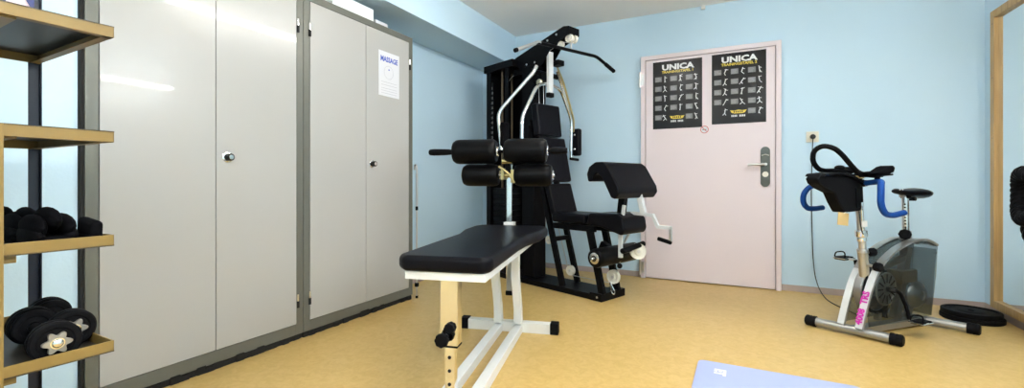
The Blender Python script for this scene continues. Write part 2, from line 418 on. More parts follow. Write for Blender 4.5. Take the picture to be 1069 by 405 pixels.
# socket and cord
t = thing('wall_socket', 'cream wall socket on the blue wall right of the door', 'socket', (.511, YB, 1.227))
MB().box(-.042, .042, -.010, 0, -.042, .042, .004).obj('socket_frame', 'sock', t)
MB().lathe([(.030, .009), (.030, .012), (.024, .013), (.022, .011), (0, .011)], (0, 0, 0), (0, -1, 0)).obj('socket_well', 'sock', t)
t = thing('power_cord', 'thin black power cord from the wall socket to the exercise bike', 'cord', (.511, 4.13, 0))
MB().lathe([(0, .0), (.018, .0), (.02, .012), (.017, .03), (.008, .036), (0, .036)], (0, .053, 1.227), (0, -1, 0)).obj('plug', 'plug', t)
pts = [(0, .03, 1.21), (-.003, .03, 1.17), (-.006, .045, 1.0), (-.010, .05, .8), (-.004, .05, .5), (0, .048, .30), (.012, .03, .14), (.035, -.02, .045), (.06, -.12, .005), (.09, -.27, .004), (.14, -.40, .004), (.18, -.50, .004), (.20, -.60, .006)]
MB().tube(pts, .0035, seg=8, fil=.12).obj('cable', 'plug', t)

# ------------------------------------------------------------------ mirror on the right wall
xm = XR
t = thing('wall_mirror', 'tall mirror in a pale wooden frame on the right wall', 'mirror', (xm, 3.65, 0))
y0, y1, z0, z1, fw = -.10, .375, .06, 1.985, .05
f = MB()
f.box(-.038, 0, y1-fw, y1, z0, z1, .003); f.box(-.038, 0, y0, y0+fw, z0, z1, .003)
f.box(-.038, 0, y0+fw, y1-fw, z1-fw, z1, .003); f.box(-.038, 0, y0+fw, y1-fw, z0, z0+fw, .003)
f.obj('wooden_frame', 'wood', t)
MB().box(-.016, -.006, y0+fw, y1-fw, z0+fw, z1-fw).obj('mirror_glass', 'mirror', t)
f = MB()
for z in (.45, .82, 1.16, 1.55, 1.9): f.cyl((-.0385, y1-.03, z), (-.037, y1-.03, z), .004, seg=10)
f.obj('frame_screws', 'lock', t)

# braided rope coil hanging from a wall hook at the right edge
hook = MB(); hook.cyl((XR, 3.33, .903), (XR-.012, 3.33, .903), .025); hook.tube([(XR-.01, 3.33, .903), (1.375, 3.33, .903), (1.36, 3.33, .94)], .008, fil=.02)
tag(hook.obj('wall_hook', 'steel'), 'steel hook on the right wall beside the mirror carrying the black braid', 'hook')
t = thing('braided_band', 'thick black braided exercise rope hanging at the right edge before the mirror', 'rope', (1.42, 3.33, 0))
loops = []
for hx, hz, cz, ox, oy in ((.165, .205, .745, 0, .012), (.10, .125, .80, -.052, .035)):
    loops.append([V((ox+.012*math.cos(2*(PI/2-2*PI*k/24)), oy+hx*math.cos(PI/2-2*PI*k/24), cz+hz*math.sin(PI/2-2*PI*k/24))) for k in range(25)])
for path, s_ in [(l_, q_) for l_ in loops for q_ in range(3)]:
    pts = []
    n = 150
    for i in range(n):
        u = i/(n-1)*24; k = min(int(u), 23); fr = u-k
        p = path[k].lerp(path[k+1], fr); d = (path[k+1]-path[k]).normalized()
        sx = V((1, 0, 0)); ny = d.cross(sx).normalized(); ph = 2*PI*i/n*9+s_*2*PI/3
        pts.append(p+sx*math.cos(ph)*.019+ny*math.sin(ph)*.019)
    MB().tube(pts, .021, seg=8).obj('strand', 'rubber', t)

# weight plates on the floor
def plate(z, r, label, dx=0):
    c = MB(); h = .030
    c.lathe([(.016, 0), (r-.004, 0), (r, .004), (r, h-.004), (r-.004, h), (r-.016, h), (r-.02, h-.007), (r*.5, h-.007), (r*.45, h-.002), (.03, h-.002), (.016, h-.004), (.016, 0)], seg=48)
    o = c.obj('weight_plate', 'rubber'); o.location = (1.318+dx, 3.862, z)
    tag(o, label, 'weight plate', 'weight plates on the floor by the mirror')
    l = MB()
    for k in range(16):
        a = PI*(.2+.04*k); l.box(-.004, .004, -.004, .004, 0, .0012, mx=Matrix.Translation((r*.72*math.cos(a), r*.72*math.sin(a), h-.0072)) @ Matrix.Rotation(a, 4, 'Z'))
    for k in range(16):
        a = PI*(1.2+.04*k); l.box(-.004, .004, -.004, .004, 0, .0012, mx=Matrix.Translation((r*.72*math.cos(a), r*.72*math.sin(a), h-.0072)) @ Matrix.Rotation(a, 4, 'Z'))
    l.obj('raised_marking', 'rubber', o)
plate(0, .150, 'black weight plate lying on the floor, lower of the two by the mirror')
plate(.0305, .143, 'black weight plate on the floor by the mirror, on top of another', -.003)

# exercise mat
def rr(x0, x1, y0, y1, r, n=6):
    P = []
    for cx, cy, a0 in ((x1-r, y1-r, 0), (x0+r, y1-r, PI/2), (x0+r, y0+r, PI), (x1-r, y0+r, 1.5*PI)):
        for k in range(n+1): a = a0+PI/2*k/n; P.append((cx+r*math.cos(a), cy+r*math.sin(a)))
    return P
t = thing('exercise_mat', 'lilac-blue exercise mat lying on the floor at the bottom edge', 'mat', (-.178, 2.362, 0), -.5)
MB().prism(rr(0, .64, -1.6, 0, .03), 0, .010, 'xy', .002).obj('mat_pad', 'mat', t)
text('mat_lettering', 'ET', .062, 'pwhite', t, basis((.098, -.085, .0104), (0, -1, 0), (1, 0, 0)), .0003, 1.0, .004, 'LEFT')

# ------------------------------------------------------------------ metal shelf unit, left foreground
t = thing('shelving_unit', 'tan metal shelving unit with four shelves at the left edge', 'shelf', (-1.31, .51, 0), -2)
# local: y toward the far end (0 = far end), x negative toward the wall
L, D = .86, .49
for i, zt in enumerate((1.245, .999, .756, .508)):
    s = MB(); up = i >= 2; th = .026; zb = zt-th
    zf = (zb, zb+.003) if up else (zt-.003, zt)
    s.box(-D, 0, -L, 0, zf[0], zf[1])
    sh = MB()
    sh.box(-.004, 0, -L, 0, zb, zt, .001); sh.box(-D, -D+.004, -L, 0, zb, zt, .001)
    sh.box(-D, 0, -.004, 0, zb, zt, .001); sh.box(-D, 0, -L, -L+.004, zb, zt, .001)
    if not up:
        sh.box(-.02, -.004, -L, 0, zb, zb+.002); sh.box(-D, 0, -.018, -.004, zb, zb+.002)
    so = s.obj('shelf_deck', 'tanin', t)
    sh.obj('shelf_lip', 'tan', so)
    st = MB(); st.box(-D+.01, -.012, -.19, -.155, zb-.016 if up else zb-.004, zb-.0002 if up else zt-.0035, .001); st.obj('stiffener', 'tan', so)
pz = MB(); pz.box(.0005, .003, -.215, -.176, .0, .998, .0005); pz.box(-.018, .0005, -.215, -.2125, 0, .998, .0005); pz.obj('upright', 'tan', t)
pz = MB(); pz.box(-D-.003, -D-.0005, -.022, .003, 0, 1.9, .0005); pz.box(-D-.003, -D+.012, .0005, .003, 0, 1.9, .0005); pz.obj('upright', 'navy', t)  # far back post, its shade put into the dark colour
pz = MB(); pz.box(-D-.003, -D-.0005, -L, -L+.035, 0, 1.9, .0005); pz.box(-D-.003, -D+.03, -L-.003, -L-.0005, 0, 1.9, .0005); pz.obj('upright', 'tan', t)
pz = MB(); pz.box(.0005, .003, -L, -L+.035, 0, 1.9, .0005); pz.box(-.03, .0005, -L-.003, -L-.0005, 0, 1.9, .0005); pz.obj('upright', 'tan', t)

def dumbbell(loc, rz, R, label, first=None):
    t = thing('dumbbell', label, 'dumbbell', loc, rz, 'dumbbells on the lowest shelf in view')
    MB().cyl((-.245, 0, 0), (.012, 0, 0), .012, seg=20).obj('handle', 'chrome', t)
    for a, r in ((-.016, R), (-.033, R), (-.050, R*.9), (-.199, R*.9), (-.216, R), (-.233, R)):
        MB().lathe([(.013, 0), (r-.004, 0), (r, .004), (r, .012), (r-.004, .0155), (r-.012, .0155), (r-.015, .013), (.02, .013), (.013, .0155), (.013, 0)], (a, 0, 0), (1, 0, 0), 40).obj('weight_disc', 'rubber', t)
    for x0, sg in ((.001, 1), (-.2345, -1)):
        P = []
        for k in range(72):
            a = 2*PI*k/72; P.append(((.0205+.0045*math.cos(6*a))*math.cos(a), (.0205+.0045*math.cos(6*a))*math.sin(a)))
        n = MB().prism(P, x0 if sg > 0 else x0-.010, x0+.010 if sg > 0 else x0, 'yz', .0015).obj('star_nut', 'nut', t)
        MB().sph((x0+sg*.010, 0, 0), .010, (.7, 1, 1)).obj('nut_boss', 'chrome', n)
dumbbell((-1.335, .418, .5285), -6, .044, 'black dumbbell with silver star nut, the front one on the lowest shelf')
dumbbell((-1.422, .475, .5285), -6, .044, 'black dumbbell behind the front one on the lowest shelf')

# black cuff weights / soft bundles on the third shelf
def cuff(x, y, z, rz, sx, sy, sz, label, tilt=0):
    t = thing('ankle_weight', label, 'ankle weight', (x, y, z), rz, 'black padded cuffs on the middle shelf')
    m = MB()
    for k in range(5):
        a = PI*(-.12+1.24*k/4)
        m.sph((sx*.62*math.cos(a), 0, sz*.30+sz*.42*max(0, math.sin(a))), 1, (sx*.36, sy*.5, sz*.34), 16)
    m.box(-sx*.8, sx*.8, -sy*.46, sy*.46, 0, sz*.3, sz*.12, 3)
    m.obj('padded_cuff', 'matte', t)
    MB().box(-sx*.15, sx*.15, -sy*.2, sy*.2, sz*.72, sz*1.02, sz*.05).obj('strap', 'matte', t)
    MB().tube([(-sx*.55, -sy*.2, sz*.75), (-sx*.55, sy*.2, sz*.75)], .004, seg=8).obj('buckle', 'chrome', t)
cuff(-1.415, .428, .7335, 86, .046, .16, .085, 'large black padded ankle cuff at the far end of the middle shelf')
cuff(-1.582, .440, .7335, 86, .045, .145, .080, 'black padded ankle cuff, middle one of the three on the middle shelf')
cuff(-1.722, .438, .7335, 86, .045, .115, .078, 'black padded ankle cuff furthest back on the middle shelf')
bag = MB(); bag.box(-.075, .065, -.013, .013, 0, .028, .009, 3); bag.box(-.02, .062, -.012, .012, .020, .062, .010, 3, Matrix.Rotation(.12, 4, 'Y'))
o = bag.obj('weight_pouch', 'matte'); o.location = (-1.405, .4905, .7335)
tag(o, 'small upright black weight pouch beside the cuffs at the shelf end', 'pouch')

# things on the top shelf
t = thing('spray_bottle', 'pale pink and white bottle standing on the top shelf', 'bottle', (-1.70, .457, 1.2455))
MB().lathe([(0, 0), (.022, 0), (.024, .006), (.024, .10), (.012, .125), (.012, .14), (0, .14)]).obj('bottle_body', mat('pale_pink_plastic', (.65, .5, .55), .4), t)
MB().lathe([(.0, .138), (.014, .138), (.014, .16), (0, .16)]).obj('cap', 'white', t)
t = tag(MB().box(-.006, .006, -.03, .03, 0, .19, .002).obj('folder', mat('navy_card', (.03, .04, .16), .5)), 'navy blue folder standing upright on the top shelf', 'folder')
t.location = (-1.755, .508-.035, 1.2457); t.rotation_euler = (0, 0, 0)
t = tag(MB().box(-.006, .006, -.03, .03, 0, .17, .002).obj('booklet', 'paper'), 'white booklet standing beside the navy folder on the top shelf', 'booklet')
t.location = (-1.775, .47, 1.2457)

# ------------------------------------------------------------------ sit-up bench
B = thing('weight_bench', 'black padded weight bench on a white frame with four foam leg rollers', 'bench', (-1.21, 2.335, 0), 14.5)
prof = [(-.188, -1.03), (-.187, -.55), (-.185, -.38), (-.205, -.27), (-.222, -.18), (-.225, .03), (-.205, .09), (-.17, .11)]
outline = prof+[(-x-.012 if y < -.4 else -x, y) for x, y in prof[::-1]]
outline = [(-.150, -1.068)]+outline+[(.150, -1.068)]
pad = MB(); pad.prism(outline, .553, .612, 'xy', .020, 4)
pad.obj('seat_pad', 'vinyl', B)
f = MB()
f.box(-.152, .155, -1.05, -1.015, .523, .5525, .002); f.box(.118, .155, -1.0145, .03, .523, .5525, .002); f.box(-.152, -.115, -1.0145, .03, .523, .5525, .002)
f.box(-.152, .155, .031, .07, .523, .5525, .002); f.box(-.115, .118, -.22, -.18, .523, .55, .002)
f.obj('pad_frame', 'white', B)
for x in (-.058, .06):
    f = MB(); f.prism([(-.05, .06), (-.05, .14), (-.115, .33), (-.115, .523), (-.075, .523), (-.075, .34), (-.005, .15), (.01, .06)], x-.022, x+.022, 'yz', .003)
    f.obj('rear_upright', 'white', B)
    MB().box(x-.024, x+.024, -1.02, -.021, .0, .046, .003).obj('floor_rail', 'white', B)
    b_ = MB(); b_.cyl((x-.024, -.095, .49), (x+.026, -.095, .49), .007, seg=10); b_.obj('bolt', 'steel', B)
MB().box(-.26, .26, -.02, .032, 0, .058, .003).obj('rear_foot_bar', 'white', B)
MB().box(-.26, .26, -1.075, -1.021, 0, .058, .003).obj('front_foot_bar', 'white', B)
for s in (-1, 1):
    for y in (.006, -1.048):
        MB().box(min(s*.245, s*.293), max(s*.245, s*.293), y-.031, y+.031, 0, .064, .004).obj('end_cap', 'rubber', B)
sl = MB().box(-.034, .034, -1.002, -.95, .27, .523, .003).obj('front_sleeve', 'chrome', B)
MB().box(-.0345, .0345, -1.0025, -.9495, .264, .272, .002).obj('sleeve_bottom_ring', 'black', sl)
lp = MB().box(-.019, .019, -.993, -.957, .047, .275, .002).obj('telescopic_post', 'chrome', B)
f = MB()
for k in range(4): f.cyl((0, -.9945, .075+.05*k), (0, -.992, .075+.05*k), .0065, seg=14)
f.obj('adjustment_hole', 'dark', lp)
k_ = MB(); k_.cyl((-.014, -1.0, .302), (-.014, -1.03, .302), .007); k_.obj('knob_spindle', 'steel', B)
def knob(c, ax, r, h, parent, name='star_knob'):
    P = [((r*(1+.04*math.cos(8*a)))*math.cos(a), (r*(1+.04*math.cos(8*a)))*math.sin(a)) for a in [2*PI*i/60 for i in range(60)]]
    m = MB().prism(P, 0, h, 'xy', h*.22, 3)
    q = V(ax).to_track_quat('Z', 'Y').to_matrix().to_4x4(); q.translation = V(c)
    return m.obj(name, 'rubber', parent, q)
knob((-.014, -1.022, .302), (0, -1, 0), .025, .025, B)
knob((.006, -1.003, .338), (0, -1, 0), .020, .016, B)
# leg attachment: post, socket and four rollers
px_, py_ = -.026, .13
MB().box(px_-.032, px_+.032, py_-.03, py_+.03, .575, .628, .003).obj('post_socket', 'white', B)
MB().box(px_-.018, px_+.018, py_-.018, py_+.018, .205, .575, .002).obj('lower_post', 'chrome', B)
MB().box(px_-.022, px_+.022, py_-.022, py_+.022, .178, .205, .003).obj('post_cap', 'rubber', B)
f = MB(); f.box(-.165, .168, .07, .105, .53, .552, .001); f.box(px_-.03, px_+.03, .1, .16, .50, .575, .002); f.obj('rear_bracket', 'white', B)
MB().box(px_-.016, px_+.016, py_-.016, py_+.016, .628, .985, .002).obj('upper_post', 'chrome', B)
f = MB(); f.box(px_-.04, px_-.022, .06, .15, .89, .96, .002); f.box(px_+.022, px_+.04, .06, .15, .87, .95, .002); f.tube([(px_-.05, .06, .97), (px_+.01, .05, .93), (px_+.045, .06, .87)], .007, seg=8, fil=.02)
f.cyl((px_-.03, .06, 1.0), (px_+.03, .06, 1.0), .014); f.cyl((px_-.03, .1, .915), (px_+.03, .1, .915), .014)
f.obj('pivot_bracket', 'zinc', B)
f = MB(); f.bar((px_, .10, .93), (px_, .085, 1.06), .035, .03); f.obj('roller_arm', 'black', B)
def roller(x0, x1, y, z, r, parent, cap=True):
    rb = r*.32
    m = MB().lathe([(.016, 0), (r*.62, 0), (r*.84, .006), (r*.97, .022), (r, .045), (r, (x1-x0)-.045), (r*.97, (x1-x0)-.022), (r*.84, (x1-x0)-.006), (r*.62, (x1-x0)), (.016, (x1-x0)), (.016, 0)], (x0, y, z), (1, 0, 0), 40)
    o = m.obj('foam_roller', 'foam', parent)
    if cap:
        c = MB(); c.lathe([(0, .004), (.016, .004), (.019, -.002), (.014, -.008), (0, -.008)], (x1+.002, y, z), (1, 0, 0)); 
        for k in range(6):
            a = k*PI/3; c.sph((x1+.002, y+.026*math.cos(a), z+.026*math.sin(a)), .006, seg=8)
        c.obj('roller_cap', 'chrome', o)
    return o
f = MB(); f.cyl((-.52, .08, 1.062), (.31, .08, 1.062), .011); f.obj('upper_axle', 'black', B)
f = MB(); f.cyl((-.33, .11, .917), (.255, .11, .917), .011); f.obj('lower_axle', 'chrome', B)
roller(-.372, -.092, .08, 1.062, .076, B); roller(-.045, .215, .08, 1.062, .076, B)
roller(-.318, -.085, .11, .917, .068, B); roller(.010, .243, .11, .917, .068, B)
for a, b_ in ((-.535, -.385), (.235, .335)):
    m = MB().lathe([(0, 0), (.014, 0), (.019, .006), (.021, .03), (.019, (b_-a)-.03), (.016, (b_-a)), (0, (b_-a))], (a, .08, 1.062), (1, 0, 0), 20)
    m.obj('hand_grip', 'rubber', B)

# ------------------------------------------------------------------ multi-gym station
G = thing('multi_gym', 'black multi-gym station with weight tower, seat, lat bar and curl pad', 'multi gym', (-1.589, 3.584, 0), -20.9)
MB().box(-.58, .69, -.130, .135, 0, .045, .004).obj('base_plate', 'black', G)
fb = MB().box(.69, .80, -.135, .165, 0, .058, .004).obj('front_foot', 'black', G)
f = MB(); f.cyl((.76, -.1355, .03), (.76, -.139, .03), .008, seg=14); f.obj('foot_bolt', 'steel', fb)
# tower: shroud round the weight stack
f = MB()
f.box(-.545, -.53, -.12, .12, .045, 1.90, .002); f.box(-.53, -.24, .108, .12, .045, 1.90, .002)
f.box(-.53, -.485, -.12, -.108, .045, 1.90, .002); f.box(-.28, -.235, -.12, -.108, .045, 1.90, .002)
f.obj('tower_shroud', 'black', G)
MB().box(-.57, -.165, -.135, .135, 1.90, 1.965, .005).obj('tower_cap', 'black', G)
f = MB()
for y in (-.06, .06): f.cyl((-.385, y, .045), (-.385, y, 1.90), .010, seg=14)
f.obj('guide_rod', mat('dull_bronze_rod', (.12, .09, .06), .4, .8), G)
for k in range(14):
    z = .09+.052*k
    o = MB().box(-.475, -.29, -.10, .10, z, z+.049, .003).obj('stack_plate', 'black', G)
MB().box(-.475, -.29, -.10, .10, 1.20, 1.24, .003).obj('stack_carriage', 'black', G)
nb = MB().box(-.475, -.445, -.1195, -.1175, 1.20, 1.80).obj('number_strip', 'black', G)
for k in range(12):
    text('stack_number', str(5*(12-k)), .030, 'pgrey', nb, basis((-.460, -.1200, 1.24+.046*k), (1, 0, 0), (0, 0, 1)), .0003, 1, .0005)
MB().box(-.10, .045, -.075, .075, .045, 1.88, .005).obj('main_upright', 'black', G)
f = MB(); 
for z, a in ((.42, .06), (1.86, .10), (1.25, .05)): MB().bar((-.24, 0, z), (-.098, 0, z), a, .05).obj('cross_brace', 'black', G)
f = MB(); f.box(.02, .045, -.13, -.082, 1.20, 1.36, .005); f.obj('upright_pad', 'rubber', G)
# boom
f = MB()
outl = [(-.24, 1.945), (-.20, 1.985), (.37, 2.128), (.43, 2.118), (.43, 2.058), (.24, 2.0), (.14, 1.88), (.02, 1.80), (-.10, 1.80), (-.16, 1.90)]
f.prism(outl, -.066, -.052, 'xz', .002); f.prism(outl, .052, .066, 'xz', .002)
f.box(.375, .43, -.052, .052, 2.06, 2.118, .002)
f.obj('boom', 'black', G)
f = MB(); f.prism([(-.21, 1.965), (-.20, 1.98), (.375, 2.122), (.375, 2.10), (-.15, 1.96)], -.052, .052, 'xz'); f.obj('boom_cover', 'black', G)
for (x, z) in ((.20, 2.052), (.30, 2.078), (-.05, 1.90), (.05, 1.90)):
    MB().cyl((x, -.0665, z), (x, -.072, z), .009, seg=6).obj('boom_bolt', 'steel', G)
def pulley(c, ax, r, w, parent, m='nylon'):
    p = V(c)-V(ax).normalized()*w/2
    o = MB().lathe([(.006, 0), (r*.45, 0), (r*.5, w*.2), (r*.82, w*.2), (r, 0), (r, w*.18), (r*.86, w*.5), (r, w*.82), (r, w), (r*.82, w*.8), (r*.5, w*.8), (r*.45, w), (.006, w), (.006, 0)], p, ax, 36).obj('pulley', m, parent)
    MB().cyl(V(c)-V(ax)*w*.7, V(c)+V(ax)*w*.7, r*.22, seg=12).obj('pulley_bolt', 'steel', o)
    return o
pulley((.40, -.022, 2.035), (0, 1, 0), .034, .026, G); pulley((.405, .028, 2.035), (0, 1, 0), .034, .026, G)
pulley((.31, -.02, 2.0), (0, 1, 0), .030, .022, G); pulley((-.02, .0, 1.90), (0, 1, 0), .045, .022, G)
# lat bar
f = MB().tube([(.40, -.60, 1.826), (.40, -.385, 1.925), (.40, 0, 1.938), (.40, .335, 1.952), (.40, .585, 1.868)], .0135, seg=16, fil=.05).obj('lat_bar', 'black', G)
f2 = MB().tube([(.40, -.36, 1.926), (.40, -.385, 1.925), (.40, -.60, 1.826)], .0142, seg=16, fil=.03).obj('lat_bar_grey_end', 'steel', f)  # one end of the bar in lighter grey metal
MB().cyl((.40, -.595, 1.829), (.40, -.622, 1.817), .016, bev=.004).obj('lat_bar_grip', 'rubber', f)
MB().cyl((.40, .46, 1.910), (.40, .59, 1.866), .017, bev=.004).obj('lat_bar_grip', 'rubber', f)
MB().tube([(.40, 0, 1.945), (.40, 0, 2.01)], .006, seg=8).obj('bar_hanger', 'steel', f)
# hanging press adjuster plate
pa = MB().box(.175, .205, -.052, .0, 1.615, 1.965, .003).obj('press_adjuster', 'lwhite', G)
MB().box(.170, .210, -.057, .005, 1.585, 1.622, .004).obj('adjuster_tip', 'rubber', pa)
f = MB(); f.box(.16, .24, .02, .10, 1.86, 1.905, .004); f.cyl((.19, -.05, 1.885), (.19, .12, 1.885), .014); f.obj('adjuster_bracket', 'black', G)
f = MB(); f.cyl((.10, -.17, 1.80), (.10, .17, 1.80), .022); f.box(.04, .13, -.07, .07, 1.74, 1.80, .006); f.obj('arm_pivot', 'black', G)
for y in (-.06, .055): MB().sph((.10, y, 1.72), .032, (1, .7, 1)).obj('pivot_bearing', 'gold', G)
# butterfly arms
def arm(P, name, r=.0155, m='chrome'):
    return MB().tube(P, r, seg=14, fil=.06).obj(name, m, G)
a = arm([(.14, -.135, 1.84), (.135, -.16, 1.79), (-.068, -.38, 1.446), (-.03, -.38, 1.20), (-.019, -.38, 1.12)], 'butterfly_arm')
MB().box(-.005, .045, -.42, -.345, 1.165, 1.36, .014, 3).obj('butterfly_pad', 'matte', a)
a = arm([(.14, .12, 1.84), (.115, .20, 1.75), (.105, .37, 1.42), (.085, .385, 1.30), (.075, .38, 1.09)], 'butterfly_arm')
MB().box(.085, .165, .375, .435, 1.11, 1.36, .02, 3).obj('butterfly_pad', 'vinyl', a)
f = MB(); f.sph((.125, .372, 1.30), .010, seg=10); f.sph((.125, .372, 1.17), .012, seg=10); f.obj('pad_bolt', 'chrome', a)
f = MB(); f.cyl((.11, .33, 1.083), (.11, .44, 1.076), .013, bev=.003); f.obj('hand_grip', 'rubber', a)
MB().tube([(.16, .10, 1.86), (.135, .20, 1.77), (.128, .36, 1.44), (.11, .375, 1.33)], .008, seg=10, fil=.05).obj('arm_link', 'zinc', a)
pr_ = arm([(.12, -.284, 1.13), (.12, -.284, 1.40), (.12, -.12, 1.67), (.12, -.05, 1.712), (.12, .10, 1.712), (.12, .20, 1.675), (.12, .335, 1.43), (.12, .325, 1.15)], 'press_arm')
# back rest
f = MB(); 
for y in (-.1, .085): f.bar((.397, y, .045), (.012, y, 1.40), .045, .032, .003, (0, 1, 0))
f.bar((.30, -.08, .41), (.30, .07, .41), .035, .035)
f.bar((.05, -.08, 1.30), (.05, .07, 1.30), .04, .04); f.bar((.02, 0, 1.30), (.045, 0, 1.30), .05, .05)
f.obj('back_frame', 'black', G)
def padx(z0, x0, z1, x1, th, name, hw=.13):
    # cushion whose front face runs from (x0,z0) low to (x1,z1) high
    d = V((x1-x0, 0, z1-z0)); n = V((d.z, 0, -d.x)).normalized()
    P = [(x0, z0), (x1, z1), (x1-n.x*th, z1-n.z*th), (x0-n.x*th, z0-n.z*th)]
    return MB().prism(P, -hw, hw, 'xz', .018, 4).obj(name, 'vinyl', G)
padx(1.262, .182, 1.535, .148, .075, 'headrest', .145)
padx(.878, .285, 1.250, .205, .060, 'back_pad', .15)
padx(.600, .365, .865, .282, .060, 'lumbar_pad', .14)
f = MB(); f.box(.05, .11, -.09, .09, 1.50, 1.525, .004); f.obj('adjust_label', mat('green_yellow_sticker', (.45, .5, .12), .5), G)
# seat
MB().box(.315, .655, -.15, .15, .555, .630, .022, 4).obj('seat', 'vinyl', G)
f = MB().prism([(.665, .555), (.69, .642), (.93, .652), (.985, .62), (1.0, .54), (.975, .50), (.92, .515), (.80, .545)], -.15, .15, 'xz', .016, 4).obj('thigh_cushion', 'vinyl', G)
f = MB(); f.box(.28, .93, -.03, .03, .505, .545, .003); f.box(.30, .72, -.115, -.085, .50, .545, .003); f.box(.30, .72, .07, .1, .50, .545, .003)
f.obj('seat_beam', 'black', G)
f = MB()
for y in (-.1, .085): f.bar((.783, y, .05), (.665, y, .52), .05, .034, .003, (0, 1, 0))
f.obj('front_leg', 'black', G)
# preacher pad
pr2 = [(.765, .875), (.752, .93), (.772, .982), (.825, 1.015), (.895, 1.015), (.93, .99), (1.02, .845), (1.028, .80), (.995, .757), (.96, .765), (.885, .905), (.845, .935), (.815, .92), (.80, .88)]
o = MB().prism(pr2, -.25, .25, 'xz', .012, 3, ).obj('curl_pad', 'vinyl', G, sharp=1.0)
MB().bar((.905, 0, .86), (.862, 0, .505), .05, .05, .003, (0, 1, 0)).obj('curl_post', 'black', G)
# linkage in light enamel
f = MB(); f.bar((.975, .05, .875), (1.04, .05, .655), .010, .030, .002, (1, 0, 0)); f.bar((1.01, .035, .76), (1.04, .035, .65), .03, .04, .003, (1, 0, 0))
f.obj('curl_link', 'lwhite', G)
f = MB(); f.bar((.93, .05, .648), (1.11, .05, .640), .026, .022); f.bar((1.10, .05, .645), (1.145, .05, .558), .022, .022); f.bar((1.14, .05, .563), (1.242, .05, .563), .024, .022)
ca = f.obj('curl_arm', 'lwhite', G)
f = MB(); f.bar((1.236, .05, .563), (1.236, .05, .47), .018, .018); f.obj('curl_drop', 'steel', ca)
f = MB(); f.cyl((1.243, .045, .462), (1.14, .055, .480), .014, bev=.004); f.obj('curl_grip', 'rubber', ca)
for P, wd in ((((.955, -.08, .71), (.925, -.08, .515)), .022), (((.925, -.08, .52), (.925, -.08, .335)), .030), (((.945, .06, .64), (.905, .06, .50)), .020), (((.905, .06, .5), (.86, .06, .42)), .014)):
    MB().bar(P[0], P[1], .018, wd, .002, (1, 0, 0)).obj('link_plate', 'lwhite', G)
MB().bar((.80, .03, .53), (.96, .03, .545), .006, .012).obj('link_rod', 'steel', G)
# leg developer
ax = MB().cyl((.83, -.30, .338), (.83, .31, .338), .010).obj('leg_axle', 'chrome', G)
o = MB().lathe([(.014, 0), (.050, 0), (.064, .010), (.068, .03), (.068, .50), (.064, .515), (.05, .525), (.014, .525), (.014, 0)], (.83, -.26, .338), (0, 1, 0), 40).obj('leg_roller', 'foam', G)
f = MB(); f.lathe([(0, .010), (.010, .010), (.012, .004), (.036, .003), (.040, 0), (0, 0)], (.83, -.261, .338), (0, -1, 0)); f.obj('hub', 'chrome', o)
f = MB(); f.lathe([(.014, 0), (.022, 0), (.022, .002), (.014, .002), (.014, 0)], (.83, -.2645, .338), (0, -1, 0)); f.obj('hub_ring', 'dark', o)
f = MB(); f.lathe([(.014, 0), (.05, 0), (.054, .006), (.054, .022), (.05, .028), (.02, .028), (.014, .02), (.014, 0)], (.83, .270, .338), (0, 1, 0)); f.obj('white_end_disc', 'nylon', o)
pulley((.962, .085, .368), (.75, -.65, 0), .058, .026, G)
f = MB(); f.cyl((.95, -.10, .385), (.97, .15, .42), .020, bev=.006); f.obj('leg_handle', 'rubber', G)
f = MB(); f.bar((.70, -.0, .40), (.83, 0, .338), .05, .06, .004); f.bar((.83, 0, .338), (.955, 0, .39), .03, .03); f.obj('leg_arm', 'black', G)
# pulleys and cables low down
pulley((.377, .02, .150), (0, 1, 0), .040, .024, G); pulley((.185, -.03, .385), (0, 1, 0), .034, .022, G)
pulley((.795, 0.02, .165), (0, 1, 0), .052, .026, G)
f = MB()
f.tube([(.377, .02, .112), (.795, .02, .114)], .003, seg=8)
f.tube([(.795, .02, .216), (.84, .02, .20), (.872, -.02, .262), (.884, -.02, .31)], .003, seg=8, fil=.03)
f.tube([(.06, -.03, 1.78), (.075, -.03, 1.3), (.160, -.03, .40)], .003, seg=8)
f.tube([(.05, .04, 1.78), (.06, .04, 1.0), (.345, .02, .17)], .003, seg=8)
f.tube([(-.02, 0.02, 1.86), (-.3, 0, 1.86), (-.383, 0, 1.80), (-.383, 0, 1.24)], .003, seg=8, fil=.04)
f.tube([(.40, 0, 2.0), (.30, 0, 2.03), (.0, 0, 1.94)], .003, seg=8)
f.obj('cable', 'steel', G)
MB().sph((.876, -.02, .262), .020).obj('cable_stop', 'rubber', G)
MB().tube([(.884, -.02, .30), (.895, -.02, .325), (.884, -.02, .345), (.873, -.02, .325), (.884, -.02, .30)], .003, seg=8, fil=.01).obj('carabiner', 'chrome', G)
MB().tube([(.80, -.03, .13), (.83, -.06, .07), (.85, -.05, .05), (.84, -.03, .075), (.80, -.03, .13)], .004, seg=8, fil=.015).obj('cable_loop', 'chrome', G)

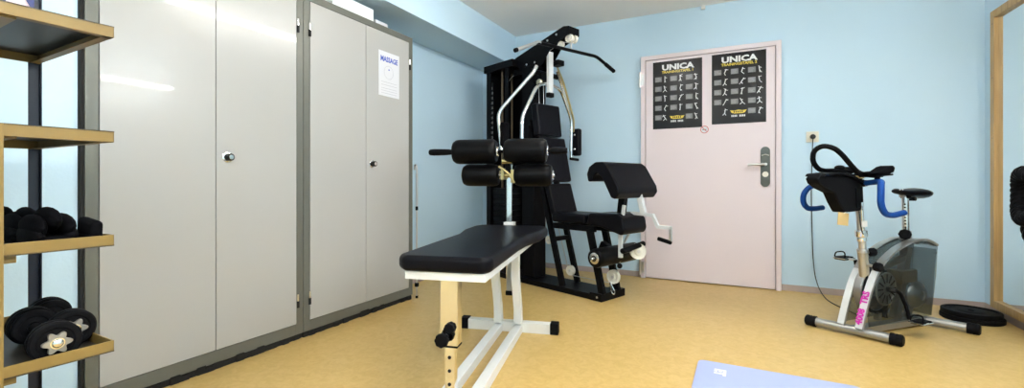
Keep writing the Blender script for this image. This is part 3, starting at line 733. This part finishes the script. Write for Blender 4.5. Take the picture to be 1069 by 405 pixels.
# ------------------------------------------------------------------ exercise bike
K = thing('exercise_bike', 'silver exercise bike with blue drop handlebars and clear flywheel housing', 'exercise bike', (.57, 3.14, 0), 48.7)
def footbar(p, q, name):
    p, q = V(p), V(q); d = (q-p).normalized()
    o = MB().cyl(p+d*.03, q-d*.03, .025, seg=28).obj(name, 'silver', K)
    for a, s in ((p, d), (q, -d)):
        MB().lathe([(0, 0), (.024, 0), (.031, .006), (.032, .016), (.030, .022), (.032, .028), (.030, .036), (.032, .042), (.032, .056), (.0255, .058), (.0, .058)], a, s, 28).obj('end_cap', 'rubber', o)
footbar((-.045, .235, .032), (.068, -.215, .032), 'front_foot_bar')
footbar((.55, .18, .032), (.688, -.27, .032), 'rear_foot_bar')
k_ = MB(); k_.bar((.015, .0, .032), (.61, -.03, .032), .06, .036, .004); k_.obj('keel', 'silver', K)
# ribbons that arch from the front bar over the top
def ribbon(pts, y0, y1, th, name, m, parent=K):
    P = [V((p[0], 0, p[1])) for p in pts]
    # smooth (Catmull-Rom)
    Q = []
    for i in range(len(P)-1):
        p0, p1, p2, p3 = P[max(i-1, 0)], P[i], P[i+1], P[min(i+2, len(P)-1)]
        for k in range(6):
            u = k/6; Q.append(.5*((2*p1)+(p2-p0)*u+(2*p0-5*p1+4*p2-p3)*u*u+(-p0+3*p1-3*p2+p3)*u**3))
    Q.append(P[-1]); outer = []; inner = []
    for i in range(len(Q)):
        d = (Q[min(i+1, len(Q)-1)]-Q[max(i-1, 0)]).normalized(); n = V((-d.z, 0, d.x))
        outer.append((Q[i].x, Q[i].z)); inner.append((Q[i].x-n.x*th, Q[i].z-n.z*th))
    return MB().prism(outer+inner[::-1], y0, y1, 'xz', .0015).obj(name, m, parent), Q
arc = [(-.020, .055), (.030, .19), (.083, .300), (.165, .405), (.275, .472), (.39, .512), (.50, .532), (.615, .528), (.718, .492)]
rn, Q = ribbon(arc, -.066, -.026, .014, 'side_band', 'silver')
ribbon(arc, .030, .070, .014, 'side_band', 'silver')
# white film on the lower front of each band
film = [(-.0208, .060), (.0285, .1905), (.0815, .3015), (.128, .368)]
w1, _ = ribbon(film, -.064, -.028, .0012, 'white_sticker', 'lwhite'); w2, _ = ribbon(film, .032, .068, .0012, 'white_sticker', 'lwhite')
ux = V((film[1][0]-film[0][0], 0, film[1][1]-film[0][1])).normalized(); fn = V((-ux.z, 0, ux.x))
for word, c0, c1 in (('4008', (-.0195, .075), (.019, .168)), ('TRS', (.0245, .182), (.062, .262))):
    a_, b_ = V((c0[0], 0, c0[1])), V((c1[0], 0, c1[1])); u = (b_-a_).normalized(); n = V((-u.z, 0, u.x)); c = (a_+b_)/2+n*.0050; c.y = -.046
    mx = Matrix((u, V((0, 1, 0)), n)).transposed().to_4x4()
    y_ = n.cross(u); mx = Matrix((u, y_, n)).transposed().to_4x4(); mx.translation = c
    text('band_lettering', word, .046, 'magenta', rn, mx, .0004, .98, .0022)
# clear side panels
inner = [(Q[i].x-.004, Q[i].z-.010) for i in range(6, len(Q), 3)]
inner = [(q.x, q.z) for q in Q[6::2]]
poly = [(x-.000, z-.016) for x, z in inner]+[(.700, .30), (.652, .062), (.05, .062)]
MB().prism(poly, -.060, -.057, 'xz').obj('clear_side_panel', 'glass', K)
MB().prism(poly, .061, .064, 'xz').obj('clear_side_panel', 'glass', K)
top = MB()
for i in range(12, len(Q)-1):
    a, b_ = Q[i], Q[i+1]; top.prism([(a.x, a.z-.004), (b_.x, b_.z-.004), (b_.x, b_.z-.007), (a.x, a.z-.007)], -.026, .030, 'xz')
top.obj('clear_top_strip', 'glass', K)
MB().prism([(.708, .462), (.711, .462), (.655, .062), (.652, .062)], -.057, .061, 'xz').obj('clear_rear_panel', 'glass', K)
f = MB()
for x, z in ((.36, .495), (.695, .44), (.16, .34)): f.cyl((x, -.0602, z), (x, -.064, z), .006, seg=10)
f.obj('panel_screw', 'dark', K)
# drive train
def wheel(c, r, w, name, m, spokes=0, hub=.03):
    p = V(c)-V((0, 1, 0))*w/2
    o = MB().lathe([(r*.80, 0), (r-.004, 0), (r, .004), (r, w-.004), (r-.004, w), (r*.80, w), (r*.78, w*.65), (hub*1.4, w*.6), (hub, w), (0, w), (0, 0), (hub, 0), (hub*1.4, w*.4), (r*.78, w*.35), (r*.80, 0)], p, (0, 1, 0), 48).obj(name, m, K)
    return o
wheel((.195, .01, .245), .135, .045, 'flywheel', 'silver')
MB().lathe([(.118, 0), (.134, 0), (.134, .006), (.118, .006), (.118, 0)], (.195, -.018, .245), (0, -1, 0), 48).obj('flywheel_ring', 'rubber', K)
cr = wheel((.262, -.028, .250), .098, .010, 'crank_disc', 'steel', hub=.02)
f = MB()
for k in range(12):
    a = 2*PI*k/12; f.box(.038, .086, -.0345, -.033, -.004, .004, 0, 2, Matrix.Translation((.262, 0, .250)) @ Matrix.Rotation(a, 4, 'Y'))
f.obj('disc_slots', 'dark', cr)
MB().lathe([(0, .0), (.085, .0), (.08, .012), (.06, .028), (.03, .038), (.028, .030), (0, .030)], (.585, -.012, .185), (0, -1, 0), 40).obj('brake_drum', 'steel', K)
f = MB(); f.box(.40, .55, -.04, .045, .27, .345, .006); f.obj('resistance_unit', 'bronze', K)
f = MB(); f.bar((.25, .01, .06), (.262, .01, .25), .03, .03); f.bar((.10, .01, .06), (.195, .01, .245), .03, .02); f.bar((.40, 0, .06), (.52, 0, .48), .04, .05); f.bar((.52, 0, .06), (.585, 0, .18), .03, .03); f.bar((.11, 0, .33), (.50, 0, .42), .03, .03)
f.obj('inner_frame', 'silver', K)
f = MB()
for s in (1, -1): f.tube([(.262, .02, .250+.098*s), (.585, .02, .185+.05*s)], .004, seg=8)
f.obj('drive_belt', 'rubber', K)
# cranks and pedals
def pedal(x, y, z, name='pedal'):
    o = MB().box(x-.045, x+.045, y-.03, y+.03, z-.010, z+.010, .004).obj(name, 'rubber', K)
    f = MB(); f.tube([(x-.05, y-.035, z), (x+.05, y-.035, z), (x+.05, y+.035, z), (x-.05, y+.035, z), (x-.05, y-.035, z)], .0035, seg=8, fil=.01); f.obj('pedal_cage', 'chrome', o)
    f = MB(); f.tube([(x-.04, y-.03, z+.008), (x-.035, y-.028, z+.035), (x-.01, y, z+.042), (x-.035, y+.028, z+.035), (x-.04, y+.03, z+.008)], .004, seg=8, fil=.015); f.obj('toe_strap', 'matte', o)
    MB().box(x-.012, x+.012, y-.0312, y-.029, z-.004, z+.004).obj('reflector', 'white', o)
MB().tube([(.262, -.07, .250), (.285, -.085, .24), (.315, -.105, .15), (.325, -.11, .088)], .010, seg=12, fil=.03).obj('crank_arm', 'black', K)
MB().tube([(.262, .07, .250), (.25, .085, .26), (.225, .105, .34), (.215, .11, .40)], .010, seg=12, fil=.03).obj('crank_arm', 'black', K)
f = MB(); f.cyl((.262, -.08, .25), (.262, .08, .25), .014); f.obj('crank_axle', 'dark', K)
f = MB(); f.cyl((.325, -.11, .088), (.325, -.18, .088), .007, seg=10); f.cyl((.215, .11, .40), (.215, .17, .40), .007, seg=10); f.obj('pedal_axle', 'steel', K)
pedal(.325, -.165, .088); pedal(.215, .175, .402)
# head tube and stem
st = MB().cyl((.122, 0, .24), (.096, 0, .478), .0255).obj('head_tube', 'bronze', K)
MB().cyl((.097, 0, .47), (.094, 0, .49), .028, bev=.003).obj('tube_collar', 'steel', st)
MB().cyl((.096, 0, .478), (.066, 0, .74), .019).obj('stem_tube', 'steel', K)
MB().cyl((.0865, 0, .56), (.0815, 0, .60), .030, bev=.006).obj('stem_joint', 'chrome', K)
MB().cyl((.088, 0, .535), (.086, 0, .555), .024, bev=.003).obj('stem_joint', 'chrome', K)
MB().cyl((.067, 0, .735), (.055, 0, .93), .019).obj('stem_riser', 'black', K)
MB().cyl((.069, -.014, .60), (.060, -.014, .76), .009).obj('stem_rod', 'chrome', K)
knob((.078, -.072, .402), (-.1, -1, 0), .025, .035, K); knob((.140, -.005, .468), (.9, -.4, .1), .023, .040, K)
f = MB(); f.cyl((.10, -.02, .402), (.078, -.075, .402), .008); f.cyl((.10, 0, .468), (.145, -.006, .468), .008); f.obj('knob_spindle', 'steel', K)
# seat post
MB().cyl((.515, 0, .50), (.510, 0, .575), .026).obj('seat_tube', 'silver', K)
MB().cyl((.511, 0, .52), (.512, 0, .535), .040, bev=.004).obj('seat_tube_collar', 'silver', K)
sp = MB().cyl((.508, 0, .57), (.503, 0, .785), .0185).obj('seat_post', 'chrome', K)
f = MB()
for k in range(8): f.cyl((.489-.0008*k, -.0085, .60+.02*k), (.4925-.0008*k, -.0065, .60+.02*k), .005, seg=10)
f.obj('post_hole', 'dark', sp)
knob((.462, -.02, .562), (-1, -.5, 0), .030, .045, K)
f = MB(); f.cyl((.49, -.005, .555), (.46, -.018, .558), .007); f.obj('seat_clamp_pin', 'steel', K)
f = MB(); f.bar((.46, 0, .790), (.66, 0, .782), .022, .016); f.obj('seat_slider', 'silver', K)
f = MB(); f.cyl((.55, -.03, .772), (.55, .03, .772), .012); f.box(.49, .53, -.02, .02, .775, .80, .004); f.obj('saddle_clamp', 'black', K)
# saddle lofted along its length
sec = [(.388, .012, .828, .016), (.415, .020, .836, .028), (.47, .027, .832, .030), (.53, .038, .828, .032), (.59, .066, .832, .040), (.65, .084, .838, .050), (.70, .080, .834, .054), (.728, .055, .822, .042), (.738, .02, .808, .020)]
t_ = bmesh.new(); R = []
for x, hw, zt, th in sec:
    x = .39+(x-.39)*.78
    ring = []
    for k in range(16):
        a = 2*PI*k/16; yy = hw*math.cos(a); zz = zt-th*.5+th*.5*math.sin(a)*(1 if math.sin(a) > 0 else 1.3)
        ring.append(t_.verts.new((x, yy, zz)))
    R.append(ring)
for i in range(len(R)-1):
    for k in range(16): t_.faces.new((R[i][k], R[i][(k+1) % 16], R[i+1][(k+1) % 16], R[i+1][k]))
t_.faces.new(R[0][::-1]); t_.faces.new(R[-1])
m = MB(); m._add(t_); sd = m.obj('saddle', 'vinyl', K, sharp=1.2)
f = MB()
for s in (-1, 1): f.tube([(.41, 0, .818), (.46, s*.018, .803), (.58, s*.022, .80), (.66, s*.04, .812)], .0035, seg=8, fil=.03)
f.obj('saddle_rail', 'steel', sd)
f = MB(); f.sph((.415, -.018, .829), .005, (1, .4, 1), seg=8); f.sph((.435, -.023, .830), .005, (1, .4, 1), seg=8); f.obj('saddle_badge', 'pwhite', sd)
# drop bars
for s in (-1, 1):
    P = [(.05, s*.03, .868), (.03, s*.10, .876), (-.02, s*.16, .878), (-.100, s*.20, .862), (-.118, s*.21, .815), (-.120, s*.21, .758), (-.085, s*.21, .710), (-.02, s*.21, .700), (.075, s*.21, .712)]
    if s > 0: P = [(.05, .03, .868), (.03, .10, .872), (-.0, .17, .868), (-.07, .20, .845), (-.118, .20, .80), (-.120, .20, .75), (-.082, .20, .715), (-.02, .20, .712), (.050, .20, .717)]
    o = MB().tube(P, .0155, seg=16, fil=.055, sub=8).obj('drop_handlebar', 'blue', K)
    MB().cyl(P[-1], (P[-1][0]+.006, P[-1][1], P[-1][2]+.001), .0155, bev=.002).obj('bar_plug', 'blue', o)
f = MB(); f.cyl((.05, -.045, .868), (.05, .045, .868), .019); f.cyl((.058, 0, .85), (.058, 0, .89), .027, bev=.004); f.obj('bar_clamp', 'black', K)
f = MB(); f.cyl((.05, -.030, .868), (.05, -.022, .868), .021); f.cyl((.05, -.047, .868), (.05, -.041, .868), .019); f.obj('clamp_ring', 'chrome', K)
# aero bar loop
P = [(.10, -.055, .912), (.02, -.05, .918), (-.035, -.05, .930), (-.095, -.05, .972), (-.165, -.048, 1.028), (-.215, -.04, 1.062), (-.250, 0, 1.076), (-.262, .04, 1.050), (-.245, .058, .990), (-.190, .060, .945), (-.11, .055, .936), (-.02, .05, .925), (.06, .05, .912)]
MB().tube(P, .0135, seg=14, fil=.03, sub=4).obj('aero_bar', 'rubber', K)
f = MB(); f.bar((.05, -.12, .912), (.05, .12, .912), .045, .02, .005); f.bar((.05, -.1, .905), (.05, -.1, .88), .02, .02); f.obj('aero_mount', 'black', K)
MB().box(.02, .08, -.02, .02, .895, .91, .003).obj('mount_badge', 'card', K)
for s in (-1, 1):
    f = MB(); f.prism([(-.03, .922), (-.02, .932), (.04, .936), (.10, .962), (.135, .968), (.150, .955), (.14, .930), (.10, .918), (.02, .914)], s*.10-.035, s*.10+.035, 'xz', .007, 3)
    f.obj('elbow_pad', 'matte', K)
    f = MB(); f.bar((.0, s*.10, .908), (.15, s*.10, .918), .05, .010, .003, (0, 0, 1)); f.obj('pad_bracket', 'black', K)
f = MB(); f.bar((-.20, 0, .945), (-.02, 0, .935), .05, .012, .004, (0, 0, 1)); f.sph((-.12, -.01, .955), .025, (1.5, .8, .6)); f.obj('bar_bridge', 'rubber', K)
# console
f = MB(); f.prism([(-.325, .866), (-.342, .895), (-.31, .920), (-.19, .925), (-.06, .905), (.030, .868), (.034, .80), (.028, .712), (-.12, .706), (-.165, .762), (-.20, .815), (-.28, .842)], -.035, .035, 'xz', .010, 3)
co = f.obj('console', 'rubber', K)
f = MB(); f.prism([(-.315, .905), (-.30, .922), (-.19, .930), (-.06, .911), (.02, .878), (.02, .87), (-.06, .90), (-.19, .917)], -.055, .055, 'xz', .004); f.obj('console_rim', 'black', co)
MB().prism([(-.02, .73), (.015, .73), (.02, .83), (-.03, .845)], -.040, -.033, 'xz', .002).obj('console_panel', 'black', co)
c = MB(); c.box(-.045, .045, -.0012, .0012, -.07, 0, .0006); c.cyl((-.005, -.0016, -.014), (-.005, .0016, -.014), .005, seg=12)
o = c.obj('card_tag', 'card'); o.parent = K; o.location = (-.12, -.03, .706); o.rotation_euler = (0, .12, 0)
MB().tube([(-.12, -.03, .700), (-.10, -.03, .712)], .002, seg=6).obj('tag_string', 'white', K)
MB().box(.04, .085, -.032, -.026, .62, .655, .002).obj('white_label', 'white', K)
MB().tube([(.03, -.02, .71), (.02, -.03, .66), (.035, -.03, .60), (.07, -.02, .575)], .0035, seg=8, fil=.03).obj('sensor_cable', 'plug', K)

# ------------------------------------------------------------------ camera, world, view
cam = bpy.data.cameras.new('camera'); co_ = bpy.data.objects.new('camera', cam); C.objects.link(co_)
co_.location = (0, 0, .883); co_.rotation_euler = (PI/2, 0, .4714)
cam.sensor_width = 36; cam.lens = 465.73/1069*36; cam.shift_y = -(202.5-188.64)/1069; cam.clip_start = .02
S.camera = co_
w = bpy.data.worlds.new('world'); S.world = w; w.use_nodes = True
w.node_tree.nodes['Background'].inputs['Color'].default_value = (.6, .75, 1, 1); w.node_tree.nodes['Background'].inputs['Strength'].default_value = .2
S.view_settings.view_transform = 'Standard'; S.view_settings.look = 'None'; S.view_settings.gamma = 1
S.view_settings.exposure = 1.12; S.view_settings.use_curve_mapping = False
